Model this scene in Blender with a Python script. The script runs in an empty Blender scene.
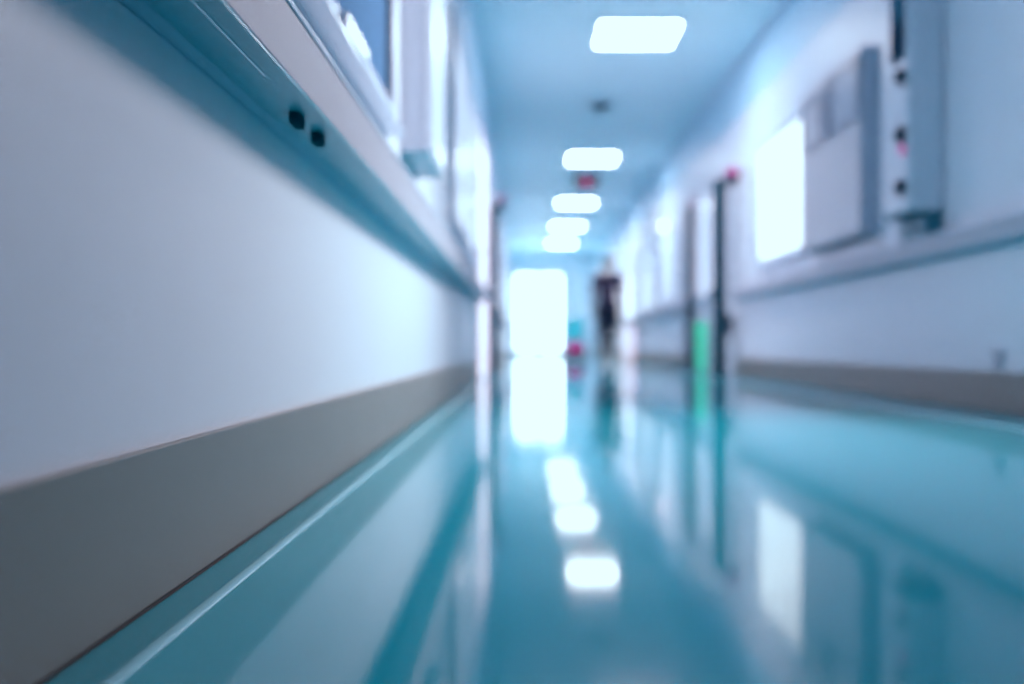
import bpy, bmesh, math, random
from mathutils import Vector, Matrix
random.seed(4)
sc = bpy.context.scene
COL = sc.collection

# ------------------------------------------------------------------ dimensions (metres), camera at x=0, y=0
XL, XR = -0.38, 1.86          # corridor side walls
H = 2.70                      # ceiling
Y0, Y1 = -2.6, 26.0           # wall behind the viewer, end wall
CH = 0.26                     # lens height

# ------------------------------------------------------------------ materials
def mat(name, col, rough=0.5, metal=0.0, emit=None, es=0.0, noise=0.0, nscale=4.0, bump=0.0, bscale=60.0, spec=0.5, ior=1.5, coat=0.0, stretch=None):
    m = bpy.data.materials.new(name); m.use_nodes = True
    nt = m.node_tree; b = nt.nodes['Principled BSDF']
    b.inputs['Base Color'].default_value = (*col, 1)
    b.inputs['Roughness'].default_value = rough
    b.inputs['Metallic'].default_value = metal
    b.inputs['Specular IOR Level'].default_value = spec
    b.inputs['IOR'].default_value = ior
    b.inputs['Coat Weight'].default_value = coat
    b.inputs['Coat Roughness'].default_value = 0.05
    tc = nt.nodes.new('ShaderNodeTexCoord')
    mp = nt.nodes.new('ShaderNodeMapping'); mp.inputs['Location'].default_value = (0.37, 0.61, 0.43)
    if stretch: mp.inputs['Scale'].default_value = stretch
    nt.links.new(tc.outputs['Object'], mp.inputs['Vector'])
    if noise > 0:
        n = nt.nodes.new('ShaderNodeTexNoise'); n.inputs['Scale'].default_value = nscale; n.inputs['Detail'].default_value = 4
        nt.links.new(mp.outputs['Vector'], n.inputs['Vector'])
        mx = nt.nodes.new('ShaderNodeMix'); mx.data_type = 'RGBA'
        mx.inputs[6].default_value = (*[max(0, c * (1 - noise)) for c in col], 1)
        mx.inputs[7].default_value = (*[min(1, c * (1 + noise)) for c in col], 1)
        nt.links.new(n.outputs['Fac'], mx.inputs[0])
        nt.links.new(mx.outputs[2], b.inputs['Base Color'])
    if bump > 0:
        n2 = nt.nodes.new('ShaderNodeTexNoise'); n2.inputs['Scale'].default_value = bscale
        nt.links.new(mp.outputs['Vector'], n2.inputs['Vector'])
        bp = nt.nodes.new('ShaderNodeBump'); bp.inputs['Strength'].default_value = bump; bp.inputs['Distance'].default_value = 0.01
        nt.links.new(n2.outputs['Fac'], bp.inputs['Height'])
        nt.links.new(bp.outputs['Normal'], b.inputs['Normal'])
    if emit:
        b.inputs['Emission Color'].default_value = (*emit, 1)
        b.inputs['Emission Strength'].default_value = es
    return m

M = {}
M['wall'] = mat('wall_paint', (0.79, 0.83, 0.91), 0.45, noise=0.02, nscale=2)
M['wall_far'] = mat('wall_far_paint', (0.62, 0.78, 0.86), 0.45, noise=0.02)
M['frieze'] = mat('frieze_paint', (0.44, 0.72, 0.88), 0.5, noise=0.03)
M['ceiling'] = mat('ceiling_paint', (0.62, 0.90, 1.0), 0.55, noise=0.03, nscale=1.2)
M['floor'] = mat('floor_vinyl', (0.002, 0.37, 0.46), 0.068, noise=0.10, nscale=2.5, ior=1.34)
M['border'] = mat('floor_border_vinyl', (0.006, 0.27, 0.34), 0.2, noise=0.06, nscale=8, ior=1.28)
M['seam'] = mat('weld_seam', (0.22, 0.58, 0.68), 0.25)
M['skirt'] = mat('skirting_grey', (0.225, 0.235, 0.228), 0.45, noise=0.05, nscale=6)
M['gap'] = mat('dark_gap', (0.05, 0.035, 0.04), 0.7, noise=0.1)
M['rail'] = mat('rail_lilac', (0.44, 0.46, 0.54), 0.55, noise=0.03, nscale=5)
M['rail_edge'] = mat('rail_edge_white', (0.75, 0.82, 0.93), 0.25, noise=0.02)
M['teal'] = mat('teal_plastic', (0.02, 0.40, 0.50), 0.35, noise=0.08, nscale=5)
M['flange'] = mat('flange_blue', (0.22, 0.42, 0.56), 0.5, noise=0.04)
M['alu'] = mat('aluminium', (0.7, 0.8, 0.88), 0.25, metal=0.6, noise=0.05)
M['frame'] = mat('frame_white', (0.60, 0.68, 0.80), 0.3, noise=0.02)
M['frame_dark'] = mat('frame_gasket', (0.14, 0.20, 0.27), 0.4, noise=0.1)
M['glass_dark'] = mat('dark_pane', (0.10, 0.22, 0.38), 0.5, noise=0.2, nscale=1.5, spec=0.0)
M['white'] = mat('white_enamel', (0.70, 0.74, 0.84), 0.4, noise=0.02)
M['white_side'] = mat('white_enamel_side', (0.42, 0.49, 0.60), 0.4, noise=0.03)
M['lilac'] = mat('lilac_enamel', (0.66, 0.63, 0.69), 0.4, noise=0.04, nscale=3)
M['slate'] = mat('slate_frame', (0.10, 0.17, 0.27), 0.4, noise=0.1)
M['slot'] = mat('slot_dark', (0.003, 0.07, 0.10), 0.9, noise=0.1, spec=0.0)
M['teal_dark'] = mat('deep_teal_plastic', (0.01, 0.19, 0.27), 0.5, noise=0.1)  # shade under the right wall cabinets, put into the colour
M['matte_dark'] = mat('matte_dark_panel', (0.02, 0.05, 0.09), 0.95, noise=0.1, spec=0.0)
M['matte_teal'] = mat('matte_teal_panel', (0.05, 0.16, 0.24), 0.95, noise=0.1, spec=0.0)
M['knob'] = mat('knob_dark', (0.012, 0.02, 0.04), 0.3, noise=0.1)
M['dark_teal'] = mat('dark_teal_metal', (0.018, 0.075, 0.11), 0.6, noise=0.15, spec=0.2)
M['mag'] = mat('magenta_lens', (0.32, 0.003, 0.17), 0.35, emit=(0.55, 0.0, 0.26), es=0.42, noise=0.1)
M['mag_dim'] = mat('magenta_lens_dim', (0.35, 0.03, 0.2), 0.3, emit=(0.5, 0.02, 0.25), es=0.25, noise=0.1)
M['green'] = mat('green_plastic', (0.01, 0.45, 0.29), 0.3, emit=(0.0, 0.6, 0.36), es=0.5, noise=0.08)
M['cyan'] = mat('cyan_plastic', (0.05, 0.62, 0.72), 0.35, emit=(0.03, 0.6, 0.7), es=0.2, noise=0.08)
M['panel_e'] = mat('light_diffuser', (0.9, 1, 1), 0.4, emit=(0.93, 0.98, 1.05), es=18.0)
M['door_e'] = mat('bright_frosted_glass', (0.9, 1, 1), 0.3, emit=(0.80, 0.97, 1.0), es=4.5)
M['win_e'] = mat('daylit_pane', (0.9, 1, 1), 0.3, emit=(0.9, 0.98, 1.0), es=1.05)
M['win_soft'] = mat('pale_pane', (0.8, 0.88, 0.98), 0.3, emit=(0.76, 0.84, 1.0), es=0.3)
M['win_left'] = mat('pale_left_pane', (0.8, 0.88, 0.98), 0.3, emit=(0.74, 0.84, 1.0), es=0.42)
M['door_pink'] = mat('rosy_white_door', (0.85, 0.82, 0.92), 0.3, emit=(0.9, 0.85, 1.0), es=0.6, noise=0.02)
M['door_glow'] = mat('backlit_rosy_door', (0.85, 0.82, 0.9), 0.3, emit=(1.0, 0.86, 1.0), es=0.9, noise=0.02)  # emission puts the glow on the left wall into a door leaf
M['pink_e'] = mat('rosy_lamp_glass', (1, 0.9, 0.95), 0.3, emit=(1.0, 0.75, 0.88), es=4.0)
M['skin'] = mat('skin', (0.52, 0.33, 0.27), 0.5, noise=0.08, nscale=20)
M['hair'] = mat('hair', (0.02, 0.03, 0.035), 0.5, noise=0.3, nscale=60)
M['shirt'] = mat('plum_cloth', (0.075, 0.05, 0.10), 0.8, noise=0.2, nscale=30)
M['trousers'] = mat('navy_cloth', (0.012, 0.018, 0.045), 0.8, noise=0.2, nscale=30)
M['shawl'] = mat('beige_cloth', (0.55, 0.40, 0.36), 0.8, noise=0.1, nscale=30)
M['shoe'] = mat('dark_shoe', (0.01, 0.012, 0.02), 0.5, noise=0.2)
M['eye'] = mat('eye', (0.03, 0.03, 0.03), 0.2, noise=0.1)
M['lip'] = mat('lip', (0.4, 0.14, 0.13), 0.5, noise=0.1)

# ------------------------------------------------------------------ mesh helpers
def link(name, me, m, parent=None, kind=None):
    o = bpy.data.objects.new(name, me); COL.objects.link(o)
    if m is not None: o.data.materials.append(M[m] if isinstance(m, str) else m)
    if parent is not None: o.parent = parent
    if kind: o['kind'] = kind
    return o

def box(bm, x0, x1, y0, y1, z0, z1):
    vs = [bm.verts.new(p) for p in ((x0,y0,z0),(x1,y0,z0),(x1,y1,z0),(x0,y1,z0),(x0,y0,z1),(x1,y0,z1),(x1,y1,z1),(x0,y1,z1))]
    for f in ((0,3,2,1),(4,5,6,7),(0,1,5,4),(1,2,6,5),(2,3,7,6),(3,0,4,7)):
        bm.faces.new([vs[i] for i in f])

def cyl(bm, c, axis, r, l, seg=28, r2=None):
    """cylinder centred at c, along axis 'x','y','z'"""
    rot = {'x': Matrix.Rotation(math.pi/2, 4, 'Y'), 'y': Matrix.Rotation(-math.pi/2, 4, 'X'), 'z': Matrix.Identity(4)}[axis]
    bmesh.ops.create_cone(bm, cap_ends=True, segments=seg, radius1=r, radius2=r if r2 is None else r2, depth=l,
                          matrix=Matrix.Translation(c) @ rot)

def done(bm, name, m, parent=None, kind=None, bevel=0.0, smooth=False, seg=2):
    bmesh.ops.recalc_face_normals(bm, faces=bm.faces)
    me = bpy.data.meshes.new(name); bm.to_mesh(me); bm.free()
    if smooth:
        for p in me.polygons: p.use_smooth = True
    o = link(name, me, m, parent, kind)
    if bevel > 0:
        md = o.modifiers.new('bevel', 'BEVEL'); md.width = bevel; md.segments = seg; md.limit_method = 'ANGLE'
    return o

def B(name, m, parent, *boxes, kind=None, bevel=0.0):
    bm = bmesh.new()
    for b in boxes: box(bm, *b)
    return done(bm, name, m, parent, kind, bevel)

def prism(name, m, parent, prof, y0, y1, kind=None, bevel=0.0):
    """closed xz profile swept along y"""
    bm = bmesh.new()
    a = [bm.verts.new((x, y0, z)) for x, z in prof]; b = [bm.verts.new((x, y1, z)) for x, z in prof]
    n = len(prof)
    for i in range(n): bm.faces.new((a[i], a[(i+1) % n], b[(i+1) % n], b[i]))
    bm.faces.new(a[::-1]); bm.faces.new(b)
    return done(bm, name, m, parent, kind, bevel)

def thing(name, loc, label, cat, group=None):
    o = bpy.data.objects.new(name, None); COL.objects.link(o); o.location = loc; o.empty_display_size = 0.1
    o['label'] = label; o['category'] = cat
    if group: o['group'] = group
    return o

def tag(o, label, cat, group=None):
    o['label'] = label; o['category'] = cat
    if group: o['group'] = group
    return o

# ------------------------------------------------------------------ room shell
T = 0.12
B('floor', 'floor', None, (XL-T, XR+T, Y0, Y1+T, -0.1, 0), kind='structure')
B('ceiling', 'ceiling', None, (XL-T, XR+T, Y0, Y1+T, H, H+0.1), kind='structure')
B('wall_left', 'wall', None, (XL-T, XL, Y0, Y1, 0, H), kind='structure')
B('wall_right', 'wall', None, (XR, XR+T, Y0, Y1, 0, H), kind='structure')
B('wall_far', 'wall_far', None, (XL-T, XR+T, Y1, Y1+T, 0, H), kind='structure')
B('wall_near', 'wall', None, (XL-T, XR+T, Y0-T, Y0, 0, H), kind='structure')
# blue painted band under the ceiling
for n, x0, x1 in ((1, XL, XL+0.006), (2, XR-0.006, XR)):
    B('trim_%d' % n, 'frieze', None, (x0, x1, Y0, Y1, 2.24 if n == 2 else 2.10, H), kind='structure')
# light cornice bead on the right
B('trim_3', 'frame', None, (XR-0.035, XR-0.006, Y0, Y1, H-0.03, H), kind='structure', bevel=0.006)
# skirting
B('baseboard_left', 'skirt', None, (XL, XL+0.010, Y0, 7.63, 0.003, 0.158), (XL, XL+0.010, 9.57, Y1, 0.003, 0.158), kind='structure', bevel=0.002)
B('baseboard_right', 'skirt', None, (XR-0.010, XR, Y0, 8.75, 0.003, 0.158), (XR-0.010, XR, 11.35, Y1, 0.003, 0.158), kind='structure', bevel=0.002)
# dark joint between skirting and floor
B('trim_4', 'gap', None, (XL+0.010, XL+0.0125, Y0, 7.63, 0, 0.003), kind='structure')
# floor border sheets and pale raised beads along them
B('trim_5', 'border', None, (XL, XL+0.062, Y0, Y1, 0, 0.0012), kind='structure')
B('trim_6', 'border', None, (1.50, XR, Y0, Y1, 0, 0.0012), kind='structure')
def bead(name, x, r):
    bm = bmesh.new(); n = 8
    a = []; b = []
    for i in range(n+1):
        t = math.pi * i / n
        a.append(bm.verts.new((x + r*math.cos(t), Y0, 0.4*r*math.sin(t)+0.0005))); b.append(bm.verts.new((x + r*math.cos(t), Y1, 0.4*r*math.sin(t)+0.0005)))
    for i in range(n): bm.faces.new((a[i], a[i+1], b[i+1], b[i]))
    done(bm, name, 'seam', None, 'structure', smooth=True)
bead('trim_7', -0.318, 0.0075)
bead('trim_8', 1.54, 0.012)

# ------------------------------------------------------------------ handrails (crash rails)
def rail(side, wallx, depth, y0, y1, zb, zt, label, slots=()):
    s = side  # +1 : wall on the left, rail grows to +x ; -1 : right wall
    t = thing('crash_rail', (wallx, y0, 0), label, 'handrail', None)
    L = y1 - y0
    o = s*depth
    # body with rounded front
    prof = [(0, zb+0.004), (o, zb+0.004), (o, zt-0.014), (o*0.96, zt-0.004), (0, zt-0.004)]
    prism('rail_body', 'rail', t, prof, 0, L, bevel=0.002)
    prism('underside_strip', 'teal', t, [(o*0.17, zb), (o*0.99, zb), (o*0.99, zb+0.0055), (o*0.17, zb+0.0055)], 0, L)
    prism('wall_flange', 'flange', t, [(0, zb-0.008), (o*0.07, zb-0.008), (o*0.22, zb+0.0045), (0, zb+0.0045)], 0, L)  # blue chamfer added for the shadow gap against the wall
    prism('top_edge', 'rail_edge', t, [(o*0.78, zt-0.004), (o*1.02, zt-0.009), (o*1.03, zt-0.003), (o*0.98, zt+0.002), (o*0.78, zt+0.002)], 0, L, bevel=0.001)  # white strip stands in for the highlight along the rail's edge
    return t
rl = rail(1, XL, 0.09, -2.5, 7.6, 0.59, 0.69, 'long lilac-grey wall rail with teal underside on the near left wall')
# metal strip added for the underside highlight, two dark mounting brackets on the near left rail
B('track_strip', 'alu', rl, (0.0615, 0.0645, 3.40, 3.72, 0.5885, 0.590), bevel=0.0005)
for yy, xx in ((1.425, 0.055), (1.555, 0.058)):
    bm = bmesh.new(); box(bm, xx-0.007, xx+0.007, yy+2.5-0.022, yy+2.5+0.022, 0.573, 0.590)
    sl = done(bm, 'mounting_bracket', 'slot', rl, bevel=0.0008)
rail(-1, XR, 0.09, -2.5, 8.6, 0.655, 0.745, 'long lilac-grey wall rail with teal underside on the near right wall')
rail(-1, XR, 0.09, 11.5, 25.8, 0.655, 0.745, 'grey wall rail on the right wall beyond the dark posts')
rail(1, XL, 0.09, 10.6, 25.8, 0.59, 0.69, 'grey wall rail on the left wall beyond the dark post')

# ------------------------------------------------------------------ windows in the side walls
def window(n, side, y0, y1, z0, z1, pane, fw=0.06, proud=0.03, gasket=True, mull=0):
    x = XL if side > 0 else XR
    a = lambda d: (x, x + side*d) if side > 0 else (x + side*d, x)
    r = bpy.data.objects.new('window_%d' % n, None); COL.objects.link(r); r['kind'] = 'structure'; r.location = (0, 0, 0)
    xa, xb = a(proud)
    B('window_frame', 'frame', r, (xa, xb, y0-fw, y0, z0-fw, z1+fw), (xa, xb, y1, y1+fw, z0-fw, z1+fw),
      (xa, xb, y0, y1, z0-fw, z0), (xa, xb, y0, y1, z1, z1+fw), bevel=0.004)
    if gasket:
        g = 0.014; xa, xb = a(proud*0.75)
        B('gasket', 'frame_dark', r, (xa, xb, y0, y0+g, z0, z1), (xa, xb, y1-g*2.2, y1, z0, z1), (xa, xb, y0+g, y1-g*2.2, z1-g, z1))
    for k in range(mull):
        ym = y0 + (y1-y0)*(k+1)/(mull+1); xa, xb = a(proud*0.9)
        B('mullion', 'frame', r, (xa, xb, ym-0.025, ym+0.025, z0, z1), bevel=0.003)
    xa, xb = a(proud*0.4)
    B('pane', pane, r, (xa, xb, y0, y1, z0, z1))
    # thin outer sill lip
    xa, xb = a(proud + 0.022)
    B('window_sill', 'rail_edge', r, (xa, xb, y0-fw, y1+fw, z0-fw-0.012, z0-fw), bevel=0.003)
    return r
w1 = window(1, 1, 0.75, 2.68, 0.905, 1.95, 'glass_dark', fw=0.062, proud=0.028)
bm = bmesh.new(); box(bm, XL+0.028, XL+0.044, 1.90, 2.16, 0.862, 0.897); done(bm, 'window_latch', 'rail_edge', w1, bevel=0.002)  # white bar added in place of a highlight on the window frame
window(2, 1, 5.25, 6.35, 0.95, 1.94, 'win_left', proud=0.02, gasket=False)
window(3, 1, 6.5, 7.5, 0.95, 1.94, 'win_left', proud=0.02, gasket=False)
window(4, -1, 6.62, 7.86, 0.93, 1.78, 'win_e', fw=0.05, gasket=False)
window(5, -1, 9.75, 11.0, 0.80, 1.78, 'win_soft', fw=0.05, gasket=False)
window(6, -1, 12.3, 13.5, 0.86, 1.70, 'win_soft', fw=0.05, gasket=False)
window(7, -1, 14.3, 15.6, 0.86, 1.70, 'win_soft', fw=0.05, gasket=False)
window(8, 1, 12.5, 15.5, 0.85, 1.80, 'win_soft', fw=0.06, gasket=False, mull=1)
window(9, -1, 19.0, 21.0, 0.86, 1.70, 'win_soft', fw=0.05, gasket=False)

# ------------------------------------------------------------------ doors
def side_door(n, side, y0, y1, zt, leafmat, handle_y):
    x = XL if side > 0 else XR
    r = bpy.data.objects.new('door_%d' % n, None); COL.objects.link(r); r['kind'] = 'structure'
    a = lambda d0, d1: tuple(sorted((x + side*d0, x + side*d1)))
    xa, xb = a(0, 0.03)
    B('door_frame', 'frame', r, (xa, xb, y0-0.07, y0, 0, zt+0.07), (xa, xb, y1, y1+0.07, 0, zt+0.07), (xa, xb, y0, y1, zt, zt+0.07), bevel=0.003)
    xa, xb = a(0, 0.018)
    leaf = B('door_leaf', leafmat, r, (xa, xb, y0, y1, 0.006, zt), bevel=0.002)
    bm = bmesh.new(); xc = x + side*0.05
    cyl(bm, (x+side*0.033, handle_y, 1.0), 'x', 0.011, 0.035, 16); box(bm, *tuple(sorted((xc-0.008, xc+0.008))), handle_y-0.06, handle_y+0.06, 0.99, 1.01)
    done(bm, 'door_handle', 'alu', r, bevel=0.002)
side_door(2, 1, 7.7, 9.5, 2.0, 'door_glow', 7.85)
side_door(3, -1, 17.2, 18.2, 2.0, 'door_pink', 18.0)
side_door(4, 1, 18.0, 19.2, 2.0, 'white', 18.2)

# end doors : bright glazed double door
r = bpy.data.objects.new('door_1', None); COL.objects.link(r); r['kind'] = 'structure'
dx0, dx1, dzt = -0.26, 0.98, 2.14
B('door_frame', 'frame', r, (dx0-0.07, dx0, Y1-0.06, Y1, 0, dzt+0.07), (dx1, dx1+0.07, Y1-0.06, Y1, 0, dzt+0.07), (dx0, dx1, Y1-0.06, Y1, dzt, dzt+0.07), bevel=0.004)
mid = (dx0+dx1)/2
for k, (a, b) in enumerate(((dx0, mid-0.004), (mid+0.004, dx1))):
    lf = B('door_leaf', 'white', r, (a, a+0.045, Y1-0.05, Y1-0.01, 0.01, dzt), (b-0.045, b, Y1-0.05, Y1-0.01, 0.01, dzt),
           (a+0.045, b-0.045, Y1-0.05, Y1-0.01, 0.01, 0.16), (a+0.045, b-0.045, Y1-0.05, Y1-0.01, dzt-0.05, dzt), bevel=0.003)
    B('pane', 'door_e', lf, (a+0.045, b-0.045, Y1-0.035, Y1-0.025, 0.16, dzt-0.05))
    hx = (mid-0.03) if k == 0 else (mid+0.03)
    bm = bmesh.new(); cyl(bm, (hx, Y1-0.09, 1.05), 'z', 0.012, 0.4, 16); cyl(bm, (hx, Y1-0.07, 1.2), 'y', 0.008, 0.05, 12); cyl(bm, (hx, Y1-0.07, 0.9), 'y', 0.008, 0.05, 12)
    done(bm, 'door_handle', 'alu', lf)

# ------------------------------------------------------------------ ceiling lights
ys = ( 7.8, 12.98, 17.0, 20.3, 23.7)
labs = ('largest bright square ceiling light panel, nearest in the photo',
        'bright ceiling light panel just behind the grey smoke detector',
        'bright ceiling light panel just beyond the dark and magenta ceiling lamp',
        'fourth bright ceiling light panel counting from the front, second from the end door',
        'smallest bright ceiling light panel, closest to the glowing end door')
for i, y in enumerate(ys):
    t = thing('ceiling_light', (0.873, y, H), labs[i], 'ceiling light', 'square ceiling light panels along the corridor')
    h = 0.30; g = 0.325
    B('light_frame', 'frame', t, (-g, g, -g, -h, -0.018, 0), (-g, g, h, g, -0.018, 0), (-g, -h, -h, h, -0.018, 0), (h, g, -h, h, -0.018, 0), bevel=0.003)
    B('diffuser', 'panel_e', t, (-h, h, -h, h, -0.012, 0))

# smoke detector
t = thing('smoke_detector', (0.765, 10.1, H), 'small dark grey round smoke detector on the ceiling between two light panels', 'smoke detector')
bm = bmesh.new(); cyl(bm, (0, 0, -0.012), 'z', 0.12, 0.03, 40); done(bm, 'mounting_plate', 'slate', t, bevel=0.004)
bm = bmesh.new(); cyl(bm, (0, 0, -0.045), 'z', 0.06, 0.042, 40, 0.09); done(bm, 'sensor_head', 'dark_teal', t, bevel=0.004)
# ceiling alarm lamp
t = thing('alarm_lamp', (0.87, 14.2, H), 'dark ceiling lamp with a glowing magenta lens in front of the third light panel', 'alarm lamp')
bm = bmesh.new(); cyl(bm, (0, 0, -0.02), 'z', 0.02, 0.04, 20); done(bm, 'stem', 'dark_teal', t)
B('housing', 'knob', t, (-0.18, 0.18, -0.07, 0.07, -0.21, -0.03), bevel=0.02)
bm = bmesh.new(); cyl(bm, (0.0, -0.082, -0.13), 'y', 0.058, 0.03, 32); done(bm, 'lens', 'mag', t, bevel=0.006)

# ------------------------------------------------------------------ right wall : information cabinet
t = thing('display_cabinet', (XR, 5.24, 0), 'shallow lilac wall cabinet with two dark-framed little windows, left of the knobbed cabinet', 'cabinet')
dep = 0.09; L = 1.15; z0, z1 = 0.85, 1.84
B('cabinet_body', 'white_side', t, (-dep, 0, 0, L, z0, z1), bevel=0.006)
B('base_panel', 'teal_dark', t, (-dep+0.004, -0.002, 0.004, L-0.004, z0-0.006, z0), bevel=0.001)
dr = B('cabinet_door', 'lilac', t, (-dep-0.012, -dep, 0.015, L-0.015, z0+0.015, z1-0.012), bevel=0.004)
def framed(y0, y1, zz0, zz1, w, wl, inner):
    x0, x1 = -dep-0.020, -dep-0.012
    f = B('pane_frame', 'slate', dr, (x0, x1, y0, y0+w, zz0, zz1), (x0, x1, y1-wl, y1, zz0, zz1), (x0, x1, y0+w, y1-wl, zz0, zz0+w), (x0, x1, y0+w, y1-wl, zz1-w, zz1), bevel=0.002)
    B('pane', inner, f, (x0+0.004, x1, y0+w, y1-wl, zz0+w, zz1-w))
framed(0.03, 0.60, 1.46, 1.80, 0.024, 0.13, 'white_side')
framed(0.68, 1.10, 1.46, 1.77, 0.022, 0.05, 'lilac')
bm = bmesh.new(); cyl(bm, (-dep-0.022, 1.05, 1.3), 'x', 0.012, 0.02, 20); done(bm, 'lock', 'alu', dr)

# right wall : tall cabinet with knobs
t = thing('control_cabinet', (XR-0.002, 4.42, 0), 'tall narrow pale wall cabinet with a column of dark knobs, nearest on the right wall', 'cabinet')
D = 0.165; L = 0.34
B('cabinet_body', 'white', t, (-D, 0, 0, L, 0.86, 2.20), bevel=0.02)
B('base_panel', 'teal_dark', t, (-D+0.012, -0.002, 0.012, L-0.012, 0.852, 0.8595), bevel=0.001)
B('mounting_bracket', 'teal_dark', t, (-0.082, 0.0, 0.02, L-0.02, 0.748, 0.852), bevel=0.002)  # added block, fills the shaded dark teal area below the cabinet
cs = B('control_strip', 'matte_teal', t, (-D-0.006, -D, 0.03, 0.20, 1.55, 2.15), bevel=0.002)
B('screen', 'matte_dark', cs, (-D-0.010, -D-0.006, 0.042, 0.188, 1.56, 1.73), bevel=0.001)
for zz in (1.465, 1.205, 0.970):
    bm = bmesh.new(); cyl(bm, (-D-0.006, 0.058, zz), 'x', 0.040, 0.012, 32); cyl(bm, (-D-0.022, 0.058, zz), 'x', 0.027, 0.024, 32, 0.030)
    k = done(bm, 'knob', 'matte_dark', t, bevel=0.002)
    B('pointer', 'alu', k, (-D-0.037, -D-0.034, 0.055, 0.061, zz, zz+0.024))
bm = bmesh.new(); cyl(bm, (-D-0.006, 0.058, 1.14), 'x', 0.024, 0.012, 24); done(bm, 'indicator', 'mag', t, bevel=0.002)

# socket low on the right wall
t = thing('wall_socket', (XR, 3.93, 0.21), 'small grey power socket low on the right wall just above the skirting', 'socket')
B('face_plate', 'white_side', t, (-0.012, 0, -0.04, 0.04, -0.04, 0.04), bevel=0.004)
bm = bmesh.new(); cyl(bm, (-0.013, 0, 0), 'x', 0.022, 0.004, 28); rc = done(bm, 'socket_recess', 'lilac', t)
bm = bmesh.new(); cyl(bm, (-0.0155, -0.009, 0), 'x', 0.003, 0.002, 12); cyl(bm, (-0.0155, 0.009, 0), 'x', 0.003, 0.002, 12); done(bm, 'pin_holes', 'knob', rc)

# left wall : shallow box cabinet with teal underside
t = thing('wall_cabinet', (XL, 3.04, 0), 'narrow pale wall cabinet with a teal underside beside the dark left window', 'cabinet')
D = 0.09; L = 0.46
B('cabinet_body', 'white', t, (0, D, 0, L, 0.853, 1.90), bevel=0.006)
B('base_panel', 'teal', t, (0.002, D-0.004, 0.004, L-0.004, 0.846, 0.853), bevel=0.001)
dr = B('cabinet_door', 'rail_edge', t, (D, D+0.008, 0.012, L-0.012, 0.868, 1.885), bevel=0.003)
bm = bmesh.new(); cyl(bm, (D+0.016, 0.06, 1.35), 'x', 0.010, 0.016, 20); done(bm, 'knob', 'alu', dr)

# wall lamps on right wall
for (yy, zz, r0, lb) in ((13.05, 1.82, 0.042, 'round rosy glowing wall lamp on the right wall beyond the posts'),
                     (16.45, 1.93, 0.018, 'small faint round wall lamp farthest down the right wall')):
    t = thing('wall_lamp', (XR, yy, zz), lb, 'lamp')
    bm = bmesh.new(); cyl(bm, (-0.012, 0, 0), 'x', r0*0.8, 0.024, 28); done(bm, 'backplate', 'frame', t, bevel=0.003)
    bm = bmesh.new(); bmesh.ops.create_uvsphere(bm, u_segments=24, v_segments=14, radius=r0, matrix=Matrix.Translation((-0.024-r0*0.7, 0, 0)))
    done(bm, 'globe', 'pink_e', t, smooth=True)

# ------------------------------------------------------------------ dark posts with magenta heads
def post(x, y, h, w, headx, label, lens, latch=True, side=-1, headr=0.055):
    t = thing('signal_post', (x, y, 0), label, 'post', None)
    B('post', 'dark_teal', t, (-w/2, w/2, -w/2, w/2, 0.02, h-0.06), bevel=0.008)
    B('base_plate', 'dark_teal', t, (-w*0.8, w*0.8, -w*0.8, w*0.8, 0, 0.02), bevel=0.004)
    bm = bmesh.new(); box(bm, min(-w*0.4, headx-0.03), max(w*0.4, headx+0.03), -w*0.35, w*0.35, h-0.08, h-0.02); hd = done(bm, 'lamp_arm', 'dark_teal', t, bevel=0.01)
    bm = bmesh.new(); cyl(bm, (headx, 0, h), 'z', headr*0.9, 0.04, 28); done(bm, 'lamp_base', 'knob', t, bevel=0.004)
    bm = bmesh.new(); bmesh.ops.create_uvsphere(bm, u_segments=24, v_segments=14, radius=headr, matrix=Matrix.Translation((headx, 0, h+0.04)) @ Matrix.Diagonal((1, 1, 0.85, 1)))
    done(bm, 'lamp_lens', lens, t, smooth=True)
    if latch:
        B('latch_box', 'knob', t, (w/2-0.005, w/2+0.055, -0.05, 0.05, 0.36, 0.53), bevel=0.01)
        B('hinge', 'dark_teal', t, (-w/2-0.03, -w/2+0.005, -0.04, 0.04, 0.70, 0.76), bevel=0.006)
post(1.70, 8.75, 1.74, 0.105, 0.11, 'thick dark upright post topped by a vivid magenta lamp by the right wall', 'mag')
post(1.80, 10.95, 1.80, 0.08, 0.05, 'thinner dark upright post with a dim magenta lamp by the right wall', 'mag_dim', latch=False, headr=0.05)
post(-0.315, 10.2, 1.72, 0.08, 0.075, 'dark upright post with a dull magenta lamp by the left wall', 'mag_dim', latch=False, headr=0.05)

# green bin between the posts
t = thing('green_bin', (1.745, 9.9, 0), 'narrow bright green plastic bin standing on the floor between the dark posts', 'bin')
bm = bmesh.new(); w = 0.048
lo = [bm.verts.new(p) for p in ((-w*.85,-w*.85,0.01),(w*.85,-w*.85,0.01),(w*.85,w*.85,0.01),(-w*.85,w*.85,0.01))]
hi = [bm.verts.new(p) for p in ((-w,-w,0.44),(w,-w,0.44),(w,w,0.44),(-w,w,0.44))]
bm.faces.new(lo[::-1]); bm.faces.new(hi)
for i in range(4): bm.faces.new((lo[i], lo[(i+1)%4], hi[(i+1)%4], hi[i]))
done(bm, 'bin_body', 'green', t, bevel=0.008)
prism('lid', 'green', t, [(-0.055,0.44),(0.055,0.44),(0.055,0.465),(0.03,0.50),(-0.03,0.50),(-0.055,0.465)], -0.055, 0.055, bevel=0.004)
B('pedal', 'knob', t, (-0.02, 0.02, -0.085, -0.045, 0.0, 0.014), bevel=0.003)

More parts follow.
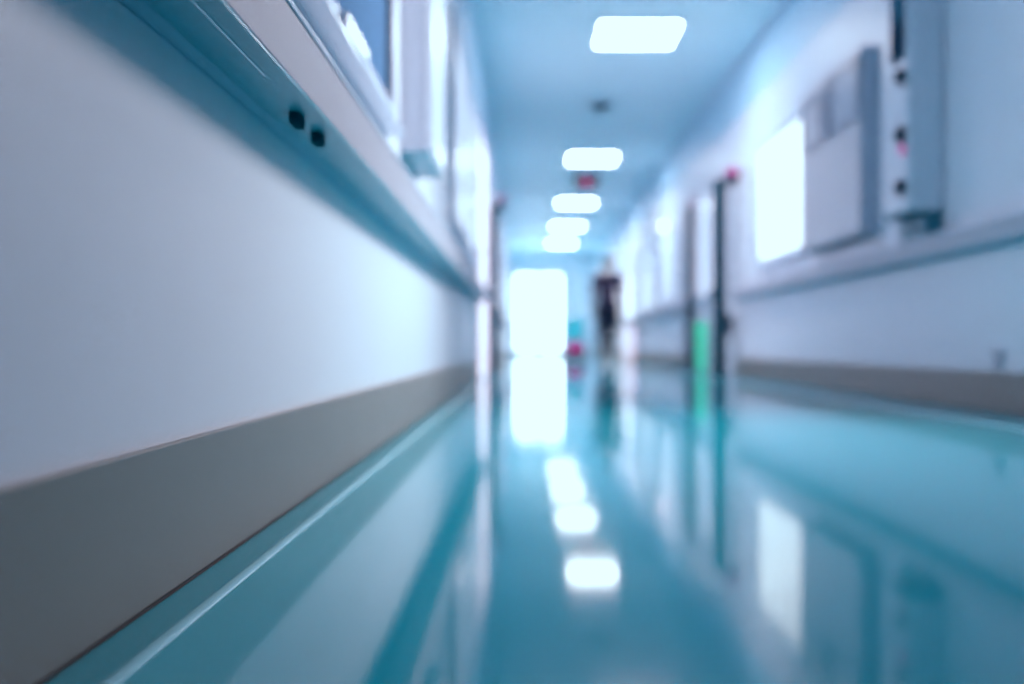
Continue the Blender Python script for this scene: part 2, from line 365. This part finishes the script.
# white pedal bin / cabinet right of the person
t = thing('white_bin', (1.755, 17.0, 0), 'small white upright bin standing by the right wall beside the person', 'bin')
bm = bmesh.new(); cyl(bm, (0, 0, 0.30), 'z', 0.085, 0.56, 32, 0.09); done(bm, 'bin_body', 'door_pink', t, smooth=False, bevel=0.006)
bm = bmesh.new(); cyl(bm, (0, 0, 0.605), 'z', 0.093, 0.05, 32, 0.05); done(bm, 'lid', 'white', t, bevel=0.006)
bm = bmesh.new(); cyl(bm, (0, 0, 0.012), 'z', 0.09, 0.024, 32); done(bm, 'base_ring', 'knob', t)

# cleaning trolley
t = thing('cleaning_trolley', (0.93, 19.5, 0), 'cyan cleaning trolley standing behind the red bucket before the end wall', 'trolley')
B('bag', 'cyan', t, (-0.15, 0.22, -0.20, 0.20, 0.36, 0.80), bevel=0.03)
B('chassis', 'dark_teal', t, (-0.19, 0.23, -0.24, 0.24, 0.12, 0.155), bevel=0.01)
for sx in (-0.17, 0.21):
    for sy in (-0.22, 0.22):
        bm = bmesh.new(); cyl(bm, (sx, sy, 0.49), 'z', 0.010, 0.68, 12); done(bm, 'upright', 'alu', t)
        bm = bmesh.new(); cyl(bm, (sx, sy, 0.05), 'x', 0.05, 0.03, 24); cyl(bm, (sx, sy, 0.095), 'z', 0.012, 0.05, 12); done(bm, 'caster', 'knob', t)
bm = bmesh.new(); cyl(bm, (0.02, -0.22, 0.83), 'x', 0.012, 0.40, 16); cyl(bm, (0.02, 0.22, 0.83), 'x', 0.012, 0.40, 16)
cyl(bm, (-0.17, 0, 0.83), 'y', 0.012, 0.44, 16); cyl(bm, (0.21, 0, 0.83), 'y', 0.012, 0.44, 16); done(bm, 'top_rim', 'alu', t)

t = thing('red_bucket', (0.86, 17.3, 0), 'magenta red bucket on a dark wheeled base in front of the cyan trolley', 'bucket')
bm = bmesh.new(); cyl(bm, (0, 0, 0.235), 'z', 0.115, 0.17, 32, 0.14); done(bm, 'bucket_body', 'mag', t, bevel=0.004)
bm = bmesh.new(); cyl(bm, (0, 0, 0.322), 'z', 0.147, 0.014, 32); done(bm, 'rim', 'mag', t)
B('wheeled_base', 'knob', t, (-0.16, 0.16, -0.14, 0.14, 0.055, 0.15), bevel=0.02)
for sx in (-0.12, 0.12):
    for sy in (-0.10, 0.10):
        bm = bmesh.new(); cyl(bm, (sx, sy, 0.03), 'x', 0.03, 0.025, 20); done(bm, 'caster', 'knob', t)
# wire handle
bm = bmesh.new()
prev = None
for i in range(17):
    a = math.pi*i/16; p = Vector((0.147*math.cos(a), -0.02-0.09*math.sin(a), 0.325+0.08*math.sin(a)))
    if prev is not None:
        d = p-prev; q = d.to_track_quat('Z', 'Y').to_matrix().to_4x4()
        bmesh.ops.create_cone(bm, cap_ends=True, segments=8, radius1=0.004, radius2=0.004, depth=d.length*1.1, matrix=Matrix.Translation((p+prev)/2) @ q)
    prev = p
done(bm, 'handle', 'alu', t)

# ------------------------------------------------------------------ person
def skinned(name, chains, m, parent, levels=2, root=0):
    """chains: list of lists of (x,y,z,r) ; points that coincide are welded"""
    vs, es, rad = [], [], []
    def vid(p):
        for i, q in enumerate(vs):
            if (Vector(q) - Vector(p[:3])).length < 1e-5: return i
        vs.append(p[:3]); rad.append(p[3]); return len(vs)-1
    for c in chains:
        ids = [vid(p) for p in c]
        for a, b in zip(ids, ids[1:]): es.append((a, b))
    me = bpy.data.meshes.new(name); me.from_pydata(vs, es, [])
    o = bpy.data.objects.new(name, me); COL.objects.link(o)
    sk = o.modifiers.new('skin', 'SKIN'); sk.use_smooth_shade = True
    for i, sv in enumerate(me.skin_vertices[0].data):
        rr = rad[i]; sv.radius = rr if isinstance(rr, tuple) else (rr, rr); sv.use_root = (i == root)
    ss = o.modifiers.new('sub', 'SUBSURF'); ss.levels = levels; ss.render_levels = levels
    dg = bpy.context.evaluated_depsgraph_get()
    me2 = bpy.data.meshes.new_from_object(o.evaluated_get(dg))
    o.modifiers.clear(); o.data = me2
    for p in me2.polygons: p.use_smooth = True
    me2.materials.clear(); me2.materials.append(M[m])
    o.parent = parent
    return o

P = thing('person', (1.36, 16.5, 0), 'distant person in wide-necked plum top and navy trousers walking away down the corridor', 'person')
# frame: x across, -y = towards the viewer (facing), z up. total height 1.70
pel = (0, 0, 0.93, (0.13, 0.095))
spine = [pel, (0, 0.0, 1.05, (0.115, 0.085)), (0, 0.0, 1.20, (0.13, 0.095)), (0, 0.005, 1.34, (0.13, 0.09)), (0, 0.01, 1.42, (0.06, 0.055)), (0, 0.0, 1.49, 0.048)]
chest = spine[3]
def arm(s, swing):
    sh = (s*0.16, 0.01, 1.37, 0.052); el = (s*0.205, 0.02+swing*0.08, 1.10, 0.038); wr = (s*0.215, 0.02-swing*0.02-0.04, 0.87, 0.025)
    return [chest, sh, (s*0.19, 0.015+swing*0.04, 1.24, 0.045), el, (s*0.212, 0.02+swing*0.03-0.02, 0.98, 0.034), wr]
def hand(s, swing):
    wr = arm(s, swing)[-1]; x, y, z = wr[:3]
    palm = (x, y-0.01, z-0.06, (0.018, 0.032))
    ch = [[wr, palm]]
    for k, ln in enumerate((0.072, 0.082, 0.076, 0.060)):
        yy = y-0.038 + k*0.019
        ch.append([palm, (x, yy, z-0.095, 0.0095), (x-s*0.006, yy-0.002, z-0.095-ln*0.5, 0.0085), (x-s*0.018, yy-0.003, z-0.095-ln*0.92, 0.007)])
    ch.append([palm, (x-s*0.012, y-0.052, z-0.055, 0.011), (x-s*0.02, y-0.066, z-0.095, 0.009)])
    return ch
def leg(s, fwd):
    hip = (s*0.085, 0.0, 0.86, 0.082)
    if fwd: return [pel, hip, (s*0.09, -0.09, 0.68, 0.072), (s*0.09, -0.17, 0.49, 0.055), (s*0.088, -0.18, 0.30, 0.052), (s*0.085, -0.19, 0.09, 0.036)]
    return [pel, hip, (s*0.09, 0.03, 0.68, 0.072), (s*0.09, 0.05, 0.49, 0.055), (s*0.088, 0.15, 0.30, 0.052), (s*0.085, 0.24, 0.12, 0.036)]
ll, rl_ = leg(-1, True), leg(1, False)
def foot(l, tip):
    a = l[-1]; return [a, (a[0], a[1]-0.06, a[2]-0.045, (0.036, 0.03)), (a[0], a[1]-0.15, a[2]-0.058+tip, (0.036, 0.022))]
head = [spine[-1], (0, -0.005, 1.545, (0.058, 0.07)), (0, -0.005, 1.61, (0.073, 0.09)), (0, 0.0, 1.665, (0.058, 0.07))]
skinned('body', [spine, head, arm(-1, -1), arm(1, 1), *hand(-1, -1), *hand(1, 1), ll, rl_, foot(ll, 0.0), foot(rl_, -0.03)], 'skin', P)
g = lambda c, k: [(p[0], p[1], p[2], tuple(v*k for v in p[3]) if isinstance(p[3], tuple) else p[3]*k) for p in c]
top = g(spine[:4], 1.16)
TOP = (0, 0.005, 1.355, (0.15, 0.125))
sl = lambda s, w: [TOP] + g(arm(s, w)[1:], 1.26)[:-1]
skinned('shirt', [[(0, 0, 0.80, (0.16, 0.13)), (0, 0.0, 1.07, (0.145, 0.115)), TOP], sl(-1, -1), sl(1, 1)], 'shirt', P, root=1)
pk = g([pel], 1.14)[0]
tr = lambda l: [pk] + g(l[1:], 1.42)
skinned('trousers', [[(0, 0, 1.06, (0.12, 0.09)), pk], tr(ll), tr(rl_)], 'trousers', P, root=1)
for l, tip in ((ll, 0.0), (rl_, -0.03)):
    f = foot(l, tip)
    skinned('shoe', [[(f[0][0], f[0][1]+0.02, f[0][2]-0.02, 0.045), (f[1][0], f[1][1]+0.01, f[1][2]-0.004, (0.046, 0.038)), (f[2][0], f[2][1]-0.02, f[2][2], (0.044, 0.028))]], 'shoe', P)
P.scale = (1.12, 1.1, 1.03); P.rotation_euler = (0, 0, math.pi)
# face pieces and hair
bm = bmesh.new()
bmesh.ops.create_uvsphere(bm, u_segments=28, v_segments=18, radius=0.1, matrix=Matrix.Translation((0, 0.018, 1.625)) @ Matrix.Diagonal((0.86, 1.02, 0.98, 1)))
for v in list(bm.verts):
    if v.co.y < -0.03 and v.co.z < 1.64: bm.verts.remove(v)
done(bm, 'hair', 'hair', P, smooth=True)
for s in (-1, 1):
    bm = bmesh.new(); bmesh.ops.create_uvsphere(bm, u_segments=12, v_segments=8, radius=0.011, matrix=Matrix.Translation((s*0.028, -0.083, 1.60)))
    done(bm, 'eye', 'eye', P, smooth=True)
    bm = bmesh.new(); bmesh.ops.create_uvsphere(bm, u_segments=12, v_segments=10, radius=0.028, matrix=Matrix.Translation((s*0.074, 0.0, 1.585)) @ Matrix.Diagonal((0.3, 0.6, 1, 1)))
    done(bm, 'ear', 'skin', P, smooth=True)
bm = bmesh.new(); bmesh.ops.create_cone(bm, cap_ends=True, segments=12, radius1=0.017, radius2=0.006, depth=0.045, matrix=Matrix.Translation((0, -0.092, 1.578)) @ Matrix.Rotation(-0.35, 4, 'X'))
done(bm, 'nose', 'skin', P, smooth=True)
bm = bmesh.new(); bmesh.ops.create_uvsphere(bm, u_segments=14, v_segments=8, radius=0.022, matrix=Matrix.Translation((0, -0.075, 1.545)) @ Matrix.Diagonal((1, 0.5, 0.32, 1)))
done(bm, 'mouth', 'lip', P, smooth=True)

# ------------------------------------------------------------------ lamps and world
w = bpy.data.worlds.new('world'); sc.world = w; w.use_nodes = True
w.node_tree.nodes['Background'].inputs[0].default_value = (0.5, 0.75, 1.0, 1)
w.node_tree.nodes['Background'].inputs[1].default_value = 0.3
def area(name, loc, rot, sx, sy, power, col):
    l = bpy.data.lights.new(name, 'AREA'); l.shape = 'RECTANGLE'; l.size = sx; l.size_y = sy; l.energy = power; l.color = col
    o = bpy.data.objects.new(name, l); COL.objects.link(o); o.location = loc; o.rotation_euler = rot
    return o
sl_ = bpy.data.lights.new('wall_washer', 'SPOT'); sl_.energy = 255; sl_.color = (0.92, 0.96, 1.0); sl_.shadow_soft_size = 0.35  # unseen fill spot, added to brighten the near left wall
sl_.spot_size = math.radians(112); sl_.spot_blend = 1.0
so = bpy.data.objects.new('wall_washer', sl_); COL.objects.link(so); so.location = (1.5, 3.2, 1.95)
so.rotation_euler = (Vector((XL, 2.9, 0.0)) - Vector(so.location)).to_track_quat('-Z', 'Y').to_euler()
# ------------------------------------------------------------------ camera
cam = bpy.data.cameras.new('camera'); co = bpy.data.objects.new('camera', cam); COL.objects.link(co)
co.location = (0, 0, CH); co.rotation_euler = (math.radians(90), 0, 0)
cam.sensor_width = 36; cam.lens = 36*1000/1024
cam.shift_x = -13/1024; cam.shift_y = 4/1024
cam.clip_start = 0.01
cam.dof.use_dof = True; cam.dof.focus_distance = 1.1; cam.dof.aperture_fstop = 1.85
sc.camera = co
sc.view_settings.view_transform = 'Standard'
sc.view_settings.look = 'None'
sc.view_settings.exposure = 0.3
sc.view_settings.use_curve_mapping = True
cm = sc.view_settings.curve_mapping
cm.extend = 'HORIZONTAL'
cm.curves[0].points.new(0.57, 0.57); cm.curves[0].points.new(0.81, 0.675); cm.curves[0].points[-1].location = (1.0, 0.68)      # cool whites of the photograph
cm.update()
sc.cycles.use_denoising = True
sc.cycles.denoising_input_passes = 'RGB'
sc.cycles.max_bounces = 10
sc.cycles.diffuse_bounces = 6
sc.cycles.sample_clamp_indirect = 8
